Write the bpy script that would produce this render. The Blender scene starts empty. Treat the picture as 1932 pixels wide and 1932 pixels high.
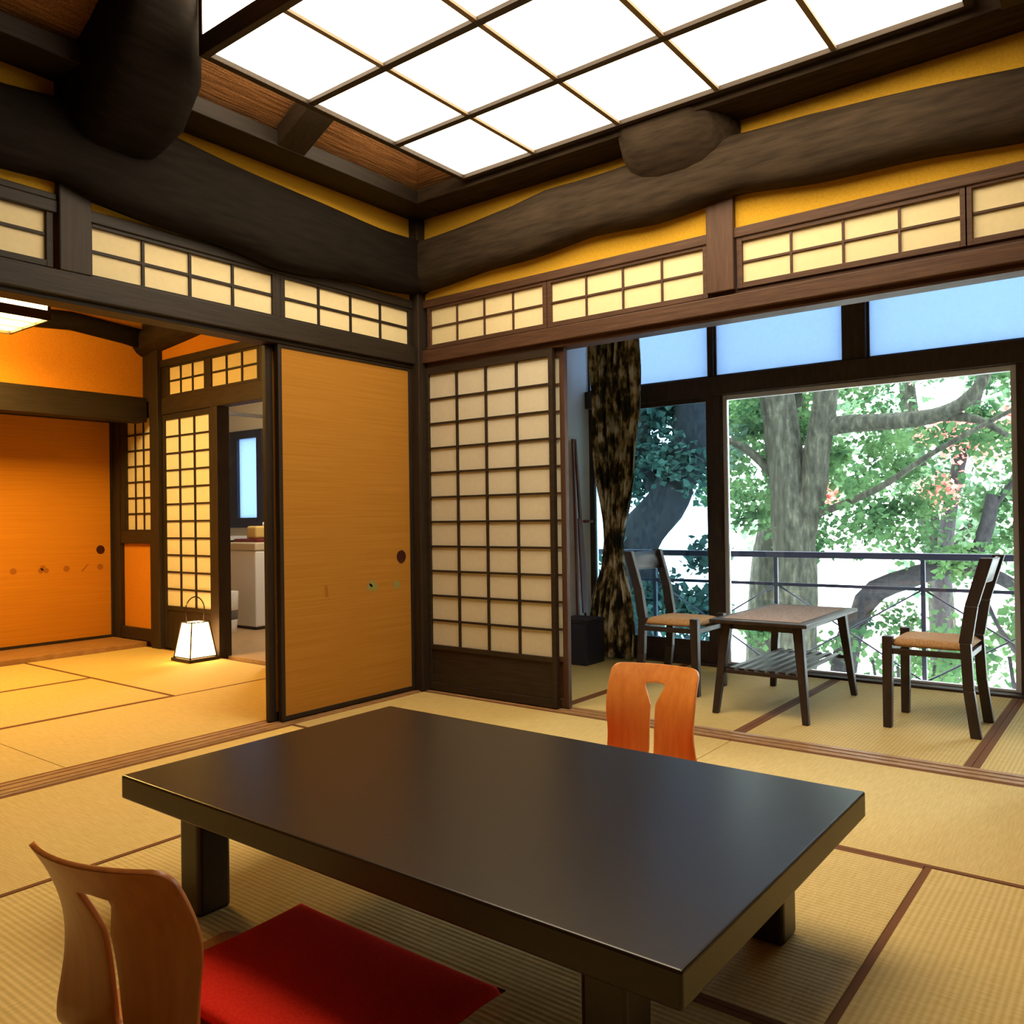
import bpy, bmesh, math, random
from mathutils import Vector, Matrix
random.seed(7)
S = bpy.context.scene
COL = S.collection

# ------------------------------------------------------------------ camera
def make_camera():
    yaw, pitch, roll = 0.6561, 0.0070, -0.0142
    f = Vector((math.cos(yaw)*math.cos(pitch), math.sin(yaw)*math.cos(pitch), math.sin(pitch)))
    r = f.cross(Vector((0, 0, 1))).normalized()
    u = r.cross(f)
    r2 = r*math.cos(roll) + u*math.sin(roll)
    u2 = -r*math.sin(roll) + u*math.cos(roll)
    cam = bpy.data.cameras.new('camera')
    o = bpy.data.objects.new('camera', cam)
    COL.objects.link(o)
    m = Matrix((r2, u2, -f)).transposed().to_4x4()
    m.translation = Vector((-3.4236, -3.2937, 0.9619))
    o.matrix_world = m
    cam.sensor_fit = 'HORIZONTAL'
    cam.sensor_width = 36.0
    cam.lens = 1568.8/1932*36.0
    cam.clip_start = 0.02
    cam.clip_end = 200
    S.camera = o
make_camera()

# ------------------------------------------------------------------ world, exposure
W = bpy.data.worlds.new('sky'); S.world = W; W.use_nodes = True
bg = W.node_tree.nodes['Background']
bg.inputs[0].default_value = (0.86, 0.94, 1.0, 1)
bg.inputs[1].default_value = 14.0
S.view_settings.view_transform = 'Standard'
S.view_settings.look = 'None'
S.view_settings.gamma = 1.0
S.view_settings.exposure = 0.15
S.view_settings.use_curve_mapping = False
MAIN_LIGHT = 7.5      # diffuser radiance of the big ceiling light
LEFT_LIGHT = 62.0
LANTERN = 12.0

# ------------------------------------------------------------------ materials
def mat(name, col, rough=0.6, spec=0.3, metal=0.0):
    m = bpy.data.materials.new(name); m.use_nodes = True
    b = m.node_tree.nodes['Principled BSDF']
    b.inputs['Base Color'].default_value = (*col, 1)
    b.inputs['Roughness'].default_value = rough
    b.inputs['Specular IOR Level'].default_value = spec
    b.inputs['Metallic'].default_value = metal
    return m
def N(m, t): return m.node_tree.nodes.new(t)
def L(m, a, b): m.node_tree.links.new(a, b)
def ramp(m, fac, stops):
    r = N(m, 'ShaderNodeValToRGB')
    el = r.color_ramp.elements
    while len(el) < len(stops): el.new(0.5)
    for e, (p, c) in zip(el, stops):
        e.position = p; e.color = (*c, 1)
    L(m, fac, r.inputs[0])
    return r.outputs[0]
def coords(m, scale, rot=(0, 0, 0)):
    tc = N(m, 'ShaderNodeTexCoord'); mp = N(m, 'ShaderNodeMapping')
    mp.inputs['Scale'].default_value = scale
    mp.inputs['Rotation'].default_value = rot
    L(m, tc.outputs['Object'], mp.inputs[0])
    return mp.outputs[0]
def noise(m, vec, scale, detail=4, rough=0.55):
    n = N(m, 'ShaderNodeTexNoise')
    n.inputs['Scale'].default_value = scale
    n.inputs['Detail'].default_value = detail
    n.inputs['Roughness'].default_value = rough
    L(m, vec, n.inputs['Vector'])
    return n.outputs['Fac']
def bump(m, h, strength, dist):
    b = N(m, 'ShaderNodeBump')
    b.inputs['Strength'].default_value = strength
    b.inputs['Distance'].default_value = dist
    L(m, h, b.inputs['Height'])
    L(m, b.outputs[0], m.node_tree.nodes['Principled BSDF'].inputs['Normal'])
def base(m, out): L(m, out, m.node_tree.nodes['Principled BSDF'].inputs['Base Color'])
def grain(name, c1, c2, sc, rough=0.55, spec=0.3, bs=0.3, ns=6.0):
    m = mat(name, c1, rough, spec)
    f = noise(m, coords(m, sc), ns, 6)
    base(m, ramp(m, f, [(0.3, c1), (0.7, c2)]))
    bump(m, f, bs, 0.004)
    return m

M = {}
M['dark_x'] = grain('dark_timber_x', (0.014, 0.010, 0.006), (0.028, 0.019, 0.012), (1, 12, 12))
M['dark_y'] = grain('dark_timber_y', (0.020, 0.013, 0.007), (0.042, 0.026, 0.014), (12, 1, 12))
M['dark_z'] = grain('dark_timber_z', (0.018, 0.012, 0.007), (0.034, 0.022, 0.013), (12, 12, 1))
M['brown_y'] = grain('brown_timber_y', (0.060, 0.028, 0.014), (0.105, 0.050, 0.025), (14, 1, 14))
M['brown_z'] = grain('brown_timber_z', (0.060, 0.028, 0.014), (0.105, 0.050, 0.025), (14, 14, 1))
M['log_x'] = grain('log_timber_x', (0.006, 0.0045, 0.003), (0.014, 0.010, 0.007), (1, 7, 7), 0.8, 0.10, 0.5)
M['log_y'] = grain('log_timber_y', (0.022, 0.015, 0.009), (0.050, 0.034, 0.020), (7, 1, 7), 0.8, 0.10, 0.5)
M['window_wood'] = grain('window_timber', (0.035, 0.020, 0.015), (0.060, 0.036, 0.027), (8, 8, 2))
M['sill'] = grain('sill_timber', (0.30, 0.155, 0.055), (0.42, 0.24, 0.10), (3, 3, 3), 0.4)
M['heri'] = mat('tatami_border', (0.19, 0.080, 0.030), 0.8, 0.1)
M['lacquer'] = grain('black_lacquer', (0.013, 0.008, 0.006), (0.020, 0.013, 0.009), (3, 3, 3), 0.31, 0.5, 0.03, 30)
M['furn'] = grain('dark_furniture', (0.020, 0.012, 0.011), (0.040, 0.026, 0.022), (6, 6, 2), 0.4, 0.4)
M['bent_shaded'] = grain('shaded_bentwood', (0.34, 0.105, 0.020), (0.43, 0.15, 0.032), (8, 8, 1.2), 0.32, 0.5, 0.02)  # darker copy of the orange bentwood, near chair's shade put into the colour
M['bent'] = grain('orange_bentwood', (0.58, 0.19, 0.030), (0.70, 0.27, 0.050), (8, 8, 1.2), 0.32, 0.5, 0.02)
M['red'] = grain('red_cushion', (0.72, 0.020, 0.012), (0.84, 0.040, 0.020), (60, 60, 60), 0.95, 0.1, 0.3, 3)
M['thinbar'] = mat('glow_pale_lath', (0.22, 0.17, 0.11), 0.6, 0.2)  # lamp glow washing over the cross bars is put into this pale colour
M['white'] = mat('white_plaster', (0.86, 0.82, 0.75), 0.9, 0.1)
M['cream_wall'] = mat('cream_plaster', (0.62, 0.56, 0.42), 0.9, 0.1)
M['alu'] = mat('pale_aluminium', (0.62, 0.62, 0.68), 0.35, 0.5, 0.2)
M['iron'] = mat('painted_iron', (0.035, 0.04, 0.07), 0.45, 0.4)
M['steel'] = mat('dull_steel', (0.5, 0.48, 0.45), 0.4, 0.5, 0.8)
M['handle'] = mat('handle_brown', (0.045, 0.010, 0.006), 0.5, 0.3)
M['box'] = mat('navy_box', (0.020, 0.020, 0.038), 0.45, 0.4)
M['redwood'] = grain('red_brown_wood', (0.17, 0.045, 0.018), (0.26, 0.075, 0.03), (10, 10, 1), 0.4)
M['machine'] = mat('white_enamel', (0.66, 0.68, 0.70), 0.35, 0.5)
M['machine_side'] = M['machine']
M['lid'] = mat('beige_lid', (0.52, 0.45, 0.33), 0.5, 0.3)
M['tray'] = mat('dark_red_lacquer', (0.13, 0.010, 0.014), 0.3, 0.5)
M['tissue'] = mat('tissue_cover', (0.55, 0.40, 0.14), 0.8, 0.1)
M['grey'] = mat('grey_plastic', (0.12, 0.12, 0.125), 0.5, 0.3)
M['ground'] = mat('pale_gravel', (0.75, 0.75, 0.72), 0.9, 0.1)
M['washfloor'] = grain('wash_floor', (0.30, 0.19, 0.09), (0.42, 0.28, 0.14), (2, 8, 8), 0.4)

def plaster():
    m = mat('ochre_plaster', (0.70, 0.36, 0.035), 0.92, 0.08)
    f = noise(m, coords(m, (1, 1, 1)), 90, 4)
    base(m, ramp(m, f, [(0.3, (0.62, 0.34, 0.025)), (0.7, (0.70, 0.41, 0.038))]))
    bump(m, f, 0.25, 0.002)
    return m
M['ochre'] = plaster()
M['orange'] = grain('orange_plaster', (0.56, 0.215, 0.018), (0.64, 0.26, 0.024), (1, 1, 1), 0.92, 0.08, 0.2, 90)
M['far_paper'] = grain('orange_door_paper', (0.50, 0.20, 0.016), (0.60, 0.25, 0.022), (0.6, 0.6, 60), 0.85, 0.1, 0.0, 3)
def fusuma_paper():
    m = mat('fusuma_paper', (0.62, 0.33, 0.075), 0.85, 0.1)
    f = noise(m, coords(m, (0.6, 0.6, 60)), 3, 5)
    base(m, ramp(m, f, [(0.3, (0.37, 0.165, 0.021)), (0.7, (0.45, 0.215, 0.034))]))
    return m
M['fusuma'] = fusuma_paper()
M['stain_green'] = mat('faded_green_ink', (0.27, 0.25, 0.08), 0.9, 0.1)
M['stain_brown'] = mat('faded_brown_ink', (0.36, 0.13, 0.018), 0.9, 0.1)
def tatami():
    m = mat('tatami', (0.6, 0.47, 0.2), 0.75, 0.15)
    v = coords(m, (1, 1, 1))
    w = N(m, 'ShaderNodeTexWave'); w.wave_type = 'BANDS'; w.bands_direction = 'Y'
    w.inputs['Scale'].default_value = 2*math.pi/(0.0155*20)
    w.inputs['Distortion'].default_value = 0.15
    L(m, v, w.inputs['Vector'])
    f2 = noise(m, coords(m, (40, 3, 3)), 5, 5)
    ad = N(m, 'ShaderNodeMath'); ad.operation = 'MULTIPLY_ADD'; ad.inputs[1].default_value = 0.35
    L(m, w.outputs['Fac'], ad.inputs[0]); L(m, f2, ad.inputs[2])
    base(m, ramp(m, ad.outputs[0], [(0.35, (0.53, 0.38, 0.120)), (0.95, (0.71, 0.545, 0.225))]))
    bump(m, w.outputs['Fac'], 0.35, 0.002)
    return m
M['tatami'] = tatami()
def reed():
    m = mat('reed_ceiling', (0.25, 0.12, 0.04), 0.7, 0.2)
    f = noise(m, coords(m, (2, 2, 90)), 3, 4)
    f3 = noise(m, coords(m, (90, 90, 2)), 2, 4)
    a = N(m, 'ShaderNodeMath'); a.operation = 'MULTIPLY'; L(m, f, a.inputs[0]); L(m, f3, a.inputs[1])
    base(m, ramp(m, a.outputs[0], [(0.15, (0.12, 0.050, 0.014)), (0.40, (0.36, 0.17, 0.06))]))
    bump(m, f, 0.8, 0.006)
    return m
M['reed'] = reed()
def rush(name, c1, c2):
    m = mat(name, c1, 0.8, 0.15)
    w = noise(m, coords(m, (10, 90, 30)), 3, 3)
    base(m, ramp(m, w, [(0.35, c1), (0.65, c2)]))
    bump(m, w, 0.6, 0.003)
    return m
M['rush'] = rush('woven_rush', (0.50, 0.26, 0.10), (0.66, 0.40, 0.20))
M['tabletop_rush'] = rush('woven_top', (0.28, 0.19, 0.15), (0.45, 0.33, 0.27))
def paper(name, col, tr):
    m = bpy.data.materials.new(name); m.use_nodes = True
    nt = m.node_tree; nt.nodes.remove(nt.nodes['Principled BSDF'])
    out = nt.nodes['Material Output']
    d = N(m, 'ShaderNodeBsdfDiffuse'); t = N(m, 'ShaderNodeBsdfTranslucent'); mx = N(m, 'ShaderNodeMixShader')
    f = noise(m, coords(m, (1, 1, 1)), 45, 4)
    c = ramp(m, f, [(0.3, tuple(x*0.95 for x in col)), (0.7, col)])
    L(m, c, d.inputs[0]); L(m, c, t.inputs[0])
    mx.inputs[0].default_value = tr
    L(m, d.outputs[0], mx.inputs[1]); L(m, t.outputs[0], mx.inputs[2]); L(m, mx.outputs[0], out.inputs[0])
    return m
M['shoji'] = paper('shoji_paper', (0.88, 0.82, 0.64), 0.32)
M['ranma'] = paper('transom_paper', (0.92, 0.80, 0.48), 0.12)
M['frost'] = paper('frosted_glass', (0.31, 0.40, 0.52), 0.80)
def glass(name, tint):
    m = bpy.data.materials.new(name); m.use_nodes = True
    nt = m.node_tree; nt.nodes.remove(nt.nodes['Principled BSDF'])
    out = nt.nodes['Material Output']
    t = N(m, 'ShaderNodeBsdfTransparent'); t.inputs[0].default_value = (*tint, 1)
    g = N(m, 'ShaderNodeBsdfGlossy'); g.inputs['Roughness'].default_value = 0.02
    fr = N(m, 'ShaderNodeFresnel'); fr.inputs[0].default_value = 1.5
    mx = N(m, 'ShaderNodeMixShader')
    L(m, fr.outputs[0], mx.inputs[0]); L(m, t.outputs[0], mx.inputs[1]); L(m, g.outputs[0], mx.inputs[2])
    L(m, mx.outputs[0], out.inputs[0])
    return m
M['glass'] = glass('clear_glass', (0.97, 0.99, 0.98))
M['glass_tint'] = glass('old_blue_glass', (0.50, 0.64, 0.72))
def emit(name, col, s):
    m = bpy.data.materials.new(name); m.use_nodes = True
    b = m.node_tree.nodes['Principled BSDF']
    b.inputs['Base Color'].default_value = (0.8, 0.8, 0.78, 1)
    b.inputs['Emission Color'].default_value = (*col, 1)
    b.inputs['Emission Strength'].default_value = s
    return m
M['lamp_main'] = emit('main_diffuser', (1.0, 0.82, 0.58), MAIN_LIGHT)
M['lamp_left'] = emit('left_room_diffuser', (1.0, 0.60, 0.15), LEFT_LIGHT)
M['fill_wash'] = emit('washroom_fill', (1.0, 0.88, 0.70), 110.0)  # glow of the added lamp that brightens the washroom
M['lamp_floor'] = emit('lantern_paper', (1.0, 0.55, 0.20), LANTERN)
def curtain_mat():
    m = mat('patterned_curtain', (0.1, 0.08, 0.05), 0.9, 0.1)
    f = noise(m, coords(m, (6, 6, 3.0)), 2.3, 4, 0.58)
    base(m, ramp(m, f, [(0.36, (0.018, 0.022, 0.016)), (0.47, (0.06, 0.046, 0.024)), (0.54, (0.34, 0.25, 0.12)), (0.62, (0.60, 0.54, 0.42))]))
    return m
M['curtain'] = curtain_mat()
def bark():
    m = mat('bark', (0.14, 0.13, 0.09), 0.9, 0.1)
    f = noise(m, coords(m, (8, 8, 3)), 3, 7)
    base(m, ramp(m, f, [(0.3, (0.018, 0.019, 0.016)), (0.55, (0.042, 0.046, 0.034)), (0.75, (0.085, 0.092, 0.070))]))
    bump(m, f, 0.9, 0.02)
    return m
M['bark'] = bark()
M['dark_bark'] = grain('dark_bark', (0.018, 0.018, 0.021), (0.038, 0.037, 0.038), (6, 6, 3), 0.9, 0.1)
def leafm(name, a, b):
    m = bpy.data.materials.new(name); m.use_nodes = True
    nt = m.node_tree; nt.nodes.remove(nt.nodes['Principled BSDF'])
    out = nt.nodes['Material Output']
    d = N(m, 'ShaderNodeBsdfDiffuse'); t = N(m, 'ShaderNodeBsdfTranslucent'); mx = N(m, 'ShaderNodeMixShader')
    f = noise(m, coords(m, (1, 1, 1)), 2.2, 3)
    c = ramp(m, f, [(0.35, a), (0.65, b)])
    L(m, c, d.inputs[0]); L(m, c, t.inputs[0]); mx.inputs[0].default_value = 0.5
    L(m, d.outputs[0], mx.inputs[1]); L(m, t.outputs[0], mx.inputs[2]); L(m, mx.outputs[0], out.inputs[0])
    return m
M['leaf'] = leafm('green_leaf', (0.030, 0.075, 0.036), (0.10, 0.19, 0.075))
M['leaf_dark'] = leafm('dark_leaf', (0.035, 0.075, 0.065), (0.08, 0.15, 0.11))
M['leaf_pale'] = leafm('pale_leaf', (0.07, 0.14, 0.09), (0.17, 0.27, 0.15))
M['leaf_red'] = leafm('red_leaf', (0.55, 0.17, 0.14), (0.75, 0.40, 0.33))

# ------------------------------------------------------------------ mesh builder
class MB:
    def __init__(s): s.bm = bmesh.new()
    def box(s, a, b):
        vs = [s.bm.verts.new((x, y, z)) for x in (a[0], b[0]) for y in (a[1], b[1]) for z in (a[2], b[2])]
        for q in ((0, 1, 3, 2), (4, 6, 7, 5), (0, 4, 5, 1), (2, 3, 7, 6), (0, 2, 6, 4), (1, 5, 7, 3)):
            s.bm.faces.new([vs[i] for i in q])
        return s
    def hexa(s, lo, hi):   # two quads (bottom, top) -> solid
        v = [s.bm.verts.new(p) for p in lo] + [s.bm.verts.new(p) for p in hi]
        s.bm.faces.new(v[3::-1]); s.bm.faces.new(v[4:])
        for i in range(4): s.bm.faces.new((v[i], v[(i+1) % 4], v[4+(i+1) % 4], v[4+i]))
        return s
    def tube(s, pts, rads, n=12, squash=1.0, cap=True, wob=0.0, smooth=True):
        pts = [Vector(p) for p in pts]
        rings = []
        for i, p in enumerate(pts):
            d = (pts[min(i+1, len(pts)-1)] - pts[max(i-1, 0)]).normalized()
            up = Vector((0, 0, 1)) if abs(d.z) < 0.9 else Vector((1, 0, 0))
            a = d.cross(up).normalized(); b = a.cross(d)
            r = rads[i] if hasattr(rads, '__len__') else rads
            rings.append([s.bm.verts.new(p + (a*math.cos(t)*squash + b*math.sin(t))*r*(1 + wob*math.sin(3*t+i*1.3)))
                          for t in (2*math.pi*k/n for k in range(n))])
        for A, B in zip(rings, rings[1:]):
            for k in range(n):
                f = s.bm.faces.new((A[k], A[(k+1) % n], B[(k+1) % n], B[k])); f.smooth = smooth
        if cap:
            s.bm.faces.new(rings[0][::-1]); s.bm.faces.new(rings[-1])
        return s
    def grid(s, rows, smooth=True):
        vr = [[s.bm.verts.new(p) for p in r] for r in rows]
        for A, B in zip(vr, vr[1:]):
            for k in range(len(A)-1):
                f = s.bm.faces.new((A[k], A[k+1], B[k+1], B[k])); f.smooth = smooth
        return s
    def prism(s, poly, d):
        a = [s.bm.verts.new(p) for p in poly]; b = [s.bm.verts.new(Vector(p)+Vector(d)) for p in poly]
        n = len(a)
        s.bm.faces.new(a[::-1]); s.bm.faces.new(b)
        for i in range(n): s.bm.faces.new((a[i], a[(i+1) % n], b[(i+1) % n], b[i]))
        return s
    def build(s, name, m, parent=None, bev=0.0, seg=2, kind=None, label=None):
        bmesh.ops.recalc_face_normals(s.bm, faces=s.bm.faces[:])
        me = bpy.data.meshes.new(name); s.bm.to_mesh(me); s.bm.free()
        o = bpy.data.objects.new(name, me); COL.objects.link(o)
        me.materials.append(m)
        if bev:
            b = o.modifiers.new('bevel', 'BEVEL'); b.width = bev; b.segments = seg; b.limit_method = 'ANGLE'; b.angle_limit = 0.6
        if parent: o.parent = parent
        if kind: o['kind'] = kind
        if label: o['label'] = label
        return o
def thing(name, label, cat, loc=(0, 0, 0), rz=0.0, group=None, kind=None):
    o = bpy.data.objects.new(name, None); COL.objects.link(o)
    o.empty_display_size = 0.1
    o.location = loc; o.rotation_euler = (0, 0, rz); o['label'] = label
    if cat: o['category'] = cat
    if group: o['group'] = group
    if kind: o['kind'] = kind
    return o
def struct(name, mb, m, label=None, bev=0.0, parent=None):
    return mb.build(name, m, parent, bev, kind='structure' if parent is None else None, label=label)
def copy_tree(o, parent=None):
    c = o.copy(); COL.objects.link(c)
    if parent is not None: c.parent = parent
    for ch in [x for x in bpy.data.objects if x.parent == o]: copy_tree(ch, c)
    return c

# ================================================================== STRUCTURE
PB = -3.85
# floor base under mats
struct('floor', MB().box((PB, PB, -0.12), (1.64, 3.5, -0.055)), M['washfloor'], 'timber subfloor under the straw mats of the three rooms')
# washroom floor
struct('floor_washroom', MB().box((0.06, 0.16, -0.053), (1.6, 4.4, 0.0)), M['washfloor'], 'bare brown floor of the washroom')
# sills
def sill_left():
    b = MB()
    b.box((PB, -0.05, -0.054), (-0.02, 0.10, 0.003))
    return b
struct('trim_1', sill_left(), M['sill'], 'brown wooden sill between the main room and the lantern room', 0.003)
b = MB(); b.box((PB, -0.035, 0.003), (-0.03, -0.022, 0.006)).box((PB, 0.010, 0.003), (-0.03, 0.028, 0.006)).box((PB, 0.062, 0.003), (-0.03, 0.078, 0.006))
struct('trim_2', b, M['sill'], 'raised runner ridges of the sliding door sill')
struct('trim_3', MB().box((-0.032, PB, -0.054), (0.095, -0.06, 0.003)), M['sill'], 'brown wooden sill between the main room and the veranda', 0.003)
b = MB(); b.box((0.005, PB, 0.003), (0.020, -0.98, 0.006)).box((0.052, PB, 0.003), (0.066, -0.98, 0.006))
struct('trim_4', b, M['sill'], 'raised runner ridges of the veranda sill')
struct('trim_5', MB().box((1.53, PB, -0.054), (1.68, -0.12, 0.012)), M['window_wood'], 'dark sill under the veranda windows', 0.003)
struct('trim_6', MB().box((PB, 2.94, -0.054), (-0.02, 3.47, 0.035)), M['sill'], 'raised brown floor board in front of the orange sliding doors', 0.004)

# ---- wall_left : plane y=0 above the openings, with fill behind the logs
def wall_y(y0, y1, x0, x1, z0, z1): return MB().box((x0, y0, z0), (x1, y1, z1))
struct('wall_left', wall_y(0.0, 0.10, PB, 0.0, 2.185, 2.95), M['ochre'], 'ochre plaster strips above the transoms between main room and lantern room')
struct('wall_right', MB().box((0.0, PB, 2.185), (0.10, 0.12, 2.95)), M['ochre'], 'yellow ochre plaster strips above the transoms on the veranda side')
struct('wall_veranda', MB().box((0.10, -0.12, -0.1), (1.72, 0.10, 3.0)), M['white'], 'white plaster end wall of the veranda behind the curtain')
# lantern room right wall (plane x=0)
b = MB(); b.box((0.0, 0.12, 2.17), (0.10, 3.5, 2.95)).box((0.0, 0.10, -0.02), (0.10, 1.30, 2.17))
struct('wall_lantern_room', b, M['orange'], 'ochre plaster wall beside the washroom opening in the lantern room')
# back wall upper part
struct('wall_back', MB().box((PB, 2.95, 1.93), (0.0, 3.05, 2.95)), M['orange'], 'orange plaster wall above the far sliding doors')
struct('wall_alcove', MB().box((PB, 3.50, -0.1), (0.10, 3.58, 2.2)), M['ochre'], 'plaster wall behind the far sliding doors')
struct('wall_behind', MB().box((PB, PB-0.1, -0.1), (1.7, PB, 3.3)), M['brown_z'], 'dark timber wall behind the viewer')
struct('wall_side', MB().box((PB-0.1, PB, -0.1), (PB, 3.6, 3.3)), M['brown_z'], 'dark timber wall at the far left of the rooms')
# washroom walls
b = MB(); b.box((1.6, 0.1, -0.1), (1.7, 3.66, 3.0)).box((1.6, 4.25, -0.1), (1.7, 4.5, 3.0)).box((1.6, 3.66, 1.88), (1.7, 4.25, 3.0)).box((1.6, 3.66, -0.1), (1.7, 4.25, 0.90))
struct('wall_washroom', b, M['cream_wall'], 'cream washroom wall around the dark framed window')
struct('wall_washroom_end', MB().box((0.0, 4.4, -0.1), (1.7, 4.5, 3.0)), M['cream_wall'], 'cream end wall of the washroom')
struct('wall_washroom_side', MB().box((0.0, 3.58, -0.1), (0.1, 4.4, 3.0)), M['cream_wall'], 'short cream wall between alcove and washroom')

# ---- ceilings
b = MB()
def slab(p, t=0.03):
    b.hexa(p, [(x, y, z+t) for x, y, z in p])
slab([(PB, 0.0, 2.66), (0.0, 0.0, 2.66), (-0.95, -0.95, 3.12), (PB, -0.95, 3.12)])
slab([(0.0, 0.0, 2.66), (0.0, PB, 2.66), (-0.95, PB, 3.12), (-0.95, -0.95, 3.12)])
slab([(PB, PB, 3.12), (-0.95, PB, 3.12), (-0.95, -0.95, 3.12), (PB, -0.95, 3.12)])
struct('ceiling', b, M['reed'], 'brown reed ceiling sloping up from the walls of the main room')
struct('ceiling_lantern_room', MB().box((PB, 0.1, 2.72), (0.0, 2.95, 2.78)), M['reed'], 'brown reed ceiling of the lantern room')
struct('ceiling_veranda', MB().box((0.1, PB, 2.42), (1.7, -0.12, 2.5)), M['window_wood'], 'dark board ceiling over the veranda')
struct('ceiling_washroom', MB().box((0.06, 0.1, 2.3), (1.62, 4.4, 2.36)), M['cream_wall'], 'pale ceiling of the washroom')
struct('ceiling_alcove', MB().box((PB, 3.05, 1.95), (0.0, 3.5, 2.0)), M['dark_x'], 'dark board over the far sliding doors')
struct('roof', MB().box((PB-0.1, PB-0.1, 3.3), (1.9, 4.5, 3.4)), M['dark_x'], 'roof slab above the rooms')

# ---- edge beams, lintels, posts
T = [6]
def trim(mb, m, label, bev=0.004):
    T[0] += 1
    return struct('trim_%d' % T[0], mb, m, label, bev)
trim(MB().box((PB, -0.205, 2.648), (-0.0, 0.0, 2.72)), M['dark_x'], 'straight dark ceiling edge beam over the log on the lantern room side')
trim(MB().box((-0.205, PB, 2.648), (0.0, -0.205, 2.72)), M['log_y'], 'straight brown ceiling edge beam over the log on the veranda side')
trim(MB().hexa([(-1.10, -0.20, 2.650), (-0.95, -0.20, 2.650), (-0.95, -0.93, 3.00), (-1.10, -0.93, 3.00)],
               [(-1.10, -0.20, 2.74), (-0.95, -0.20, 2.74), (-0.95, -0.93, 3.09), (-1.10, -0.93, 3.09)]), M['dark_y'], 'dark rafter crossing the reed ceiling between wall and light box')
trim(MB().hexa([(-2.62, -0.20, 2.650), (-2.42, -0.20, 2.650), (-2.42, -0.93, 3.00), (-2.62, -0.93, 3.00)],
               [(-2.62, -0.20, 2.74), (-2.42, -0.20, 2.74), (-2.42, -0.93, 3.09), (-2.62, -0.93, 3.09)]), M['dark_y'], 'dark rafter at the upper left corner')
trim(MB().box((-0.30, -3.20, 2.64), (-0.205, -2.92, 2.80)), M['dark_y'], 'short dark rafter at the right end of the light box')
# lintels
trim(MB().box((PB, -0.010, 1.810), (-0.05, 0.10, 1.860)).box((PB, -0.035, 1.830), (-0.05, -0.010, 1.925)).box((PB, -0.005, 1.86), (-0.05, 0.10, 1.93)), M['dark_x'], 'long dark lintel over the sliding doors on the lantern room side')
trim(MB().box((0.0, PB, 1.810), (0.10, -0.05, 1.932)).box((-0.03, PB, 1.835), (0.0, -0.05, 1.905)), M['brown_y'], 'long brown lintel over the veranda opening')
# rails above transoms
trim(MB().box((PB, -0.020, 2.142), (-0.05, 0.08, 2.190)), M['dark_x'], 'thin dark rail above the transoms on the lantern room side')
trim(MB().box((-0.020, PB, 2.146), (0.08, -0.05, 2.190)), M['brown_y'], 'thin brown rail above the transoms on the veranda side')
trim(MB().box((PB, -0.018, 2.190), (-1.972, 0.08, 2.216)), M['dark_x'], 'thin dark strip above the transom left of the thick post')
trim(MB().box((-0.969, -0.012, 1.93), (-0.945, 0.02, 2.142)), M['dark_z'], 'dark stile between the two transoms on the lantern room side')
trim(MB().box((-0.004, 2.075, 1.915), (0.03, 2.125, 2.15)).box((-0.004, 2.639, 1.915), (0.03, 2.712, 2.15)).box((-0.004, 1.419, 1.915), (0.03, 1.489, 2.15)), M['dark_z'], 'dark stiles beside the small transoms of the lantern room')
# posts
trim(MB().box((-0.062, -0.062, -0.02), (0.055, 0.055, 2.655)), M['dark_z'], 'dark corner post between the sliding door and the paper screen', 0.005)
trim(MB().box((-1.972, -0.034, 1.926), (-1.850, 0.09, 2.70)), M['dark_z'], 'thick dark post over the lintel below the left ceiling log', 0.005)
trim(MB().box((-0.030, -1.893, 1.925), (0.09, -1.769, 2.40)), M['brown_z'], 'brown post over the veranda lintel dividing the transoms', 0.004)
trim(MB().box((-0.045, 2.71, -0.02), (0.06, 2.83, 2.72)).box((-0.03, 2.83, 1.9), (0.06, 2.949, 2.72)), M['dark_z'], 'dark post beside the paper screen near the lantern', 0.005)
trim(MB().box((-0.012, 1.975, -0.02), (0.09, 2.062, 1.79)), M['dark_z'], 'dark post between the tall paper screen and the washroom opening', 0.004)
trim(MB().box((-0.02, 1.30, -0.02), (0.10, 1.42, 2.70)), M['dark_z'], 'dark post on the near side of the washroom opening', 0.004)
trim(MB().box((-0.02, 3.35, 0.0), (0.06, 3.50, 1.95)).box((-0.012, 3.28, 0.90), (0.06, 3.35, 1.80)), M['dark_z'], 'dark post where the far sliding doors meet the alcove wall', 0.004)
trim(MB().box((PB, 2.885, 1.745), (-0.031, 3.05, 1.935)), M['dark_x'], 'deep dark lintel under the orange plaster wall')
trim(MB().box((-0.01, 1.42, 1.79), (0.09, 2.71, 1.915)), M['dark_y'], 'dark lintel over the washroom opening')
trim(MB().box((-0.02, 1.42, 2.15), (0.09, 2.71, 2.205)), M['dark_y'], 'dark rail above the small transoms of the lantern room')
trim(MB().box((-0.012, 2.83, 1.80), (0.06, 3.40, 1.95)).box((-0.012, 2.83, 0.80), (0.06, 3.40, 0.90)).box((-0.012, 2.83, 0.035), (0.06, 3.40, 0.13)), M['dark_y'], 'dark rails above and below the alcove side window')
trim(MB().box((-0.011, 2.83, 0.13), (0.03, 2.90, 0.80)), M['dark_z'], 'dark stile of the alcove side wall')
struct('wall_alcove_side', MB().box((0.02, 2.83, 0.0), (0.10, 3.5, 2.17)), M['orange'], 'orange plaster panel under the alcove side window')
trim(MB().box((0.12, 2.995, 1.885), (1.6, 3.02, 1.915)), M['dark_x'], 'thin dark rail crossing high in the washroom', 0.0)

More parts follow.
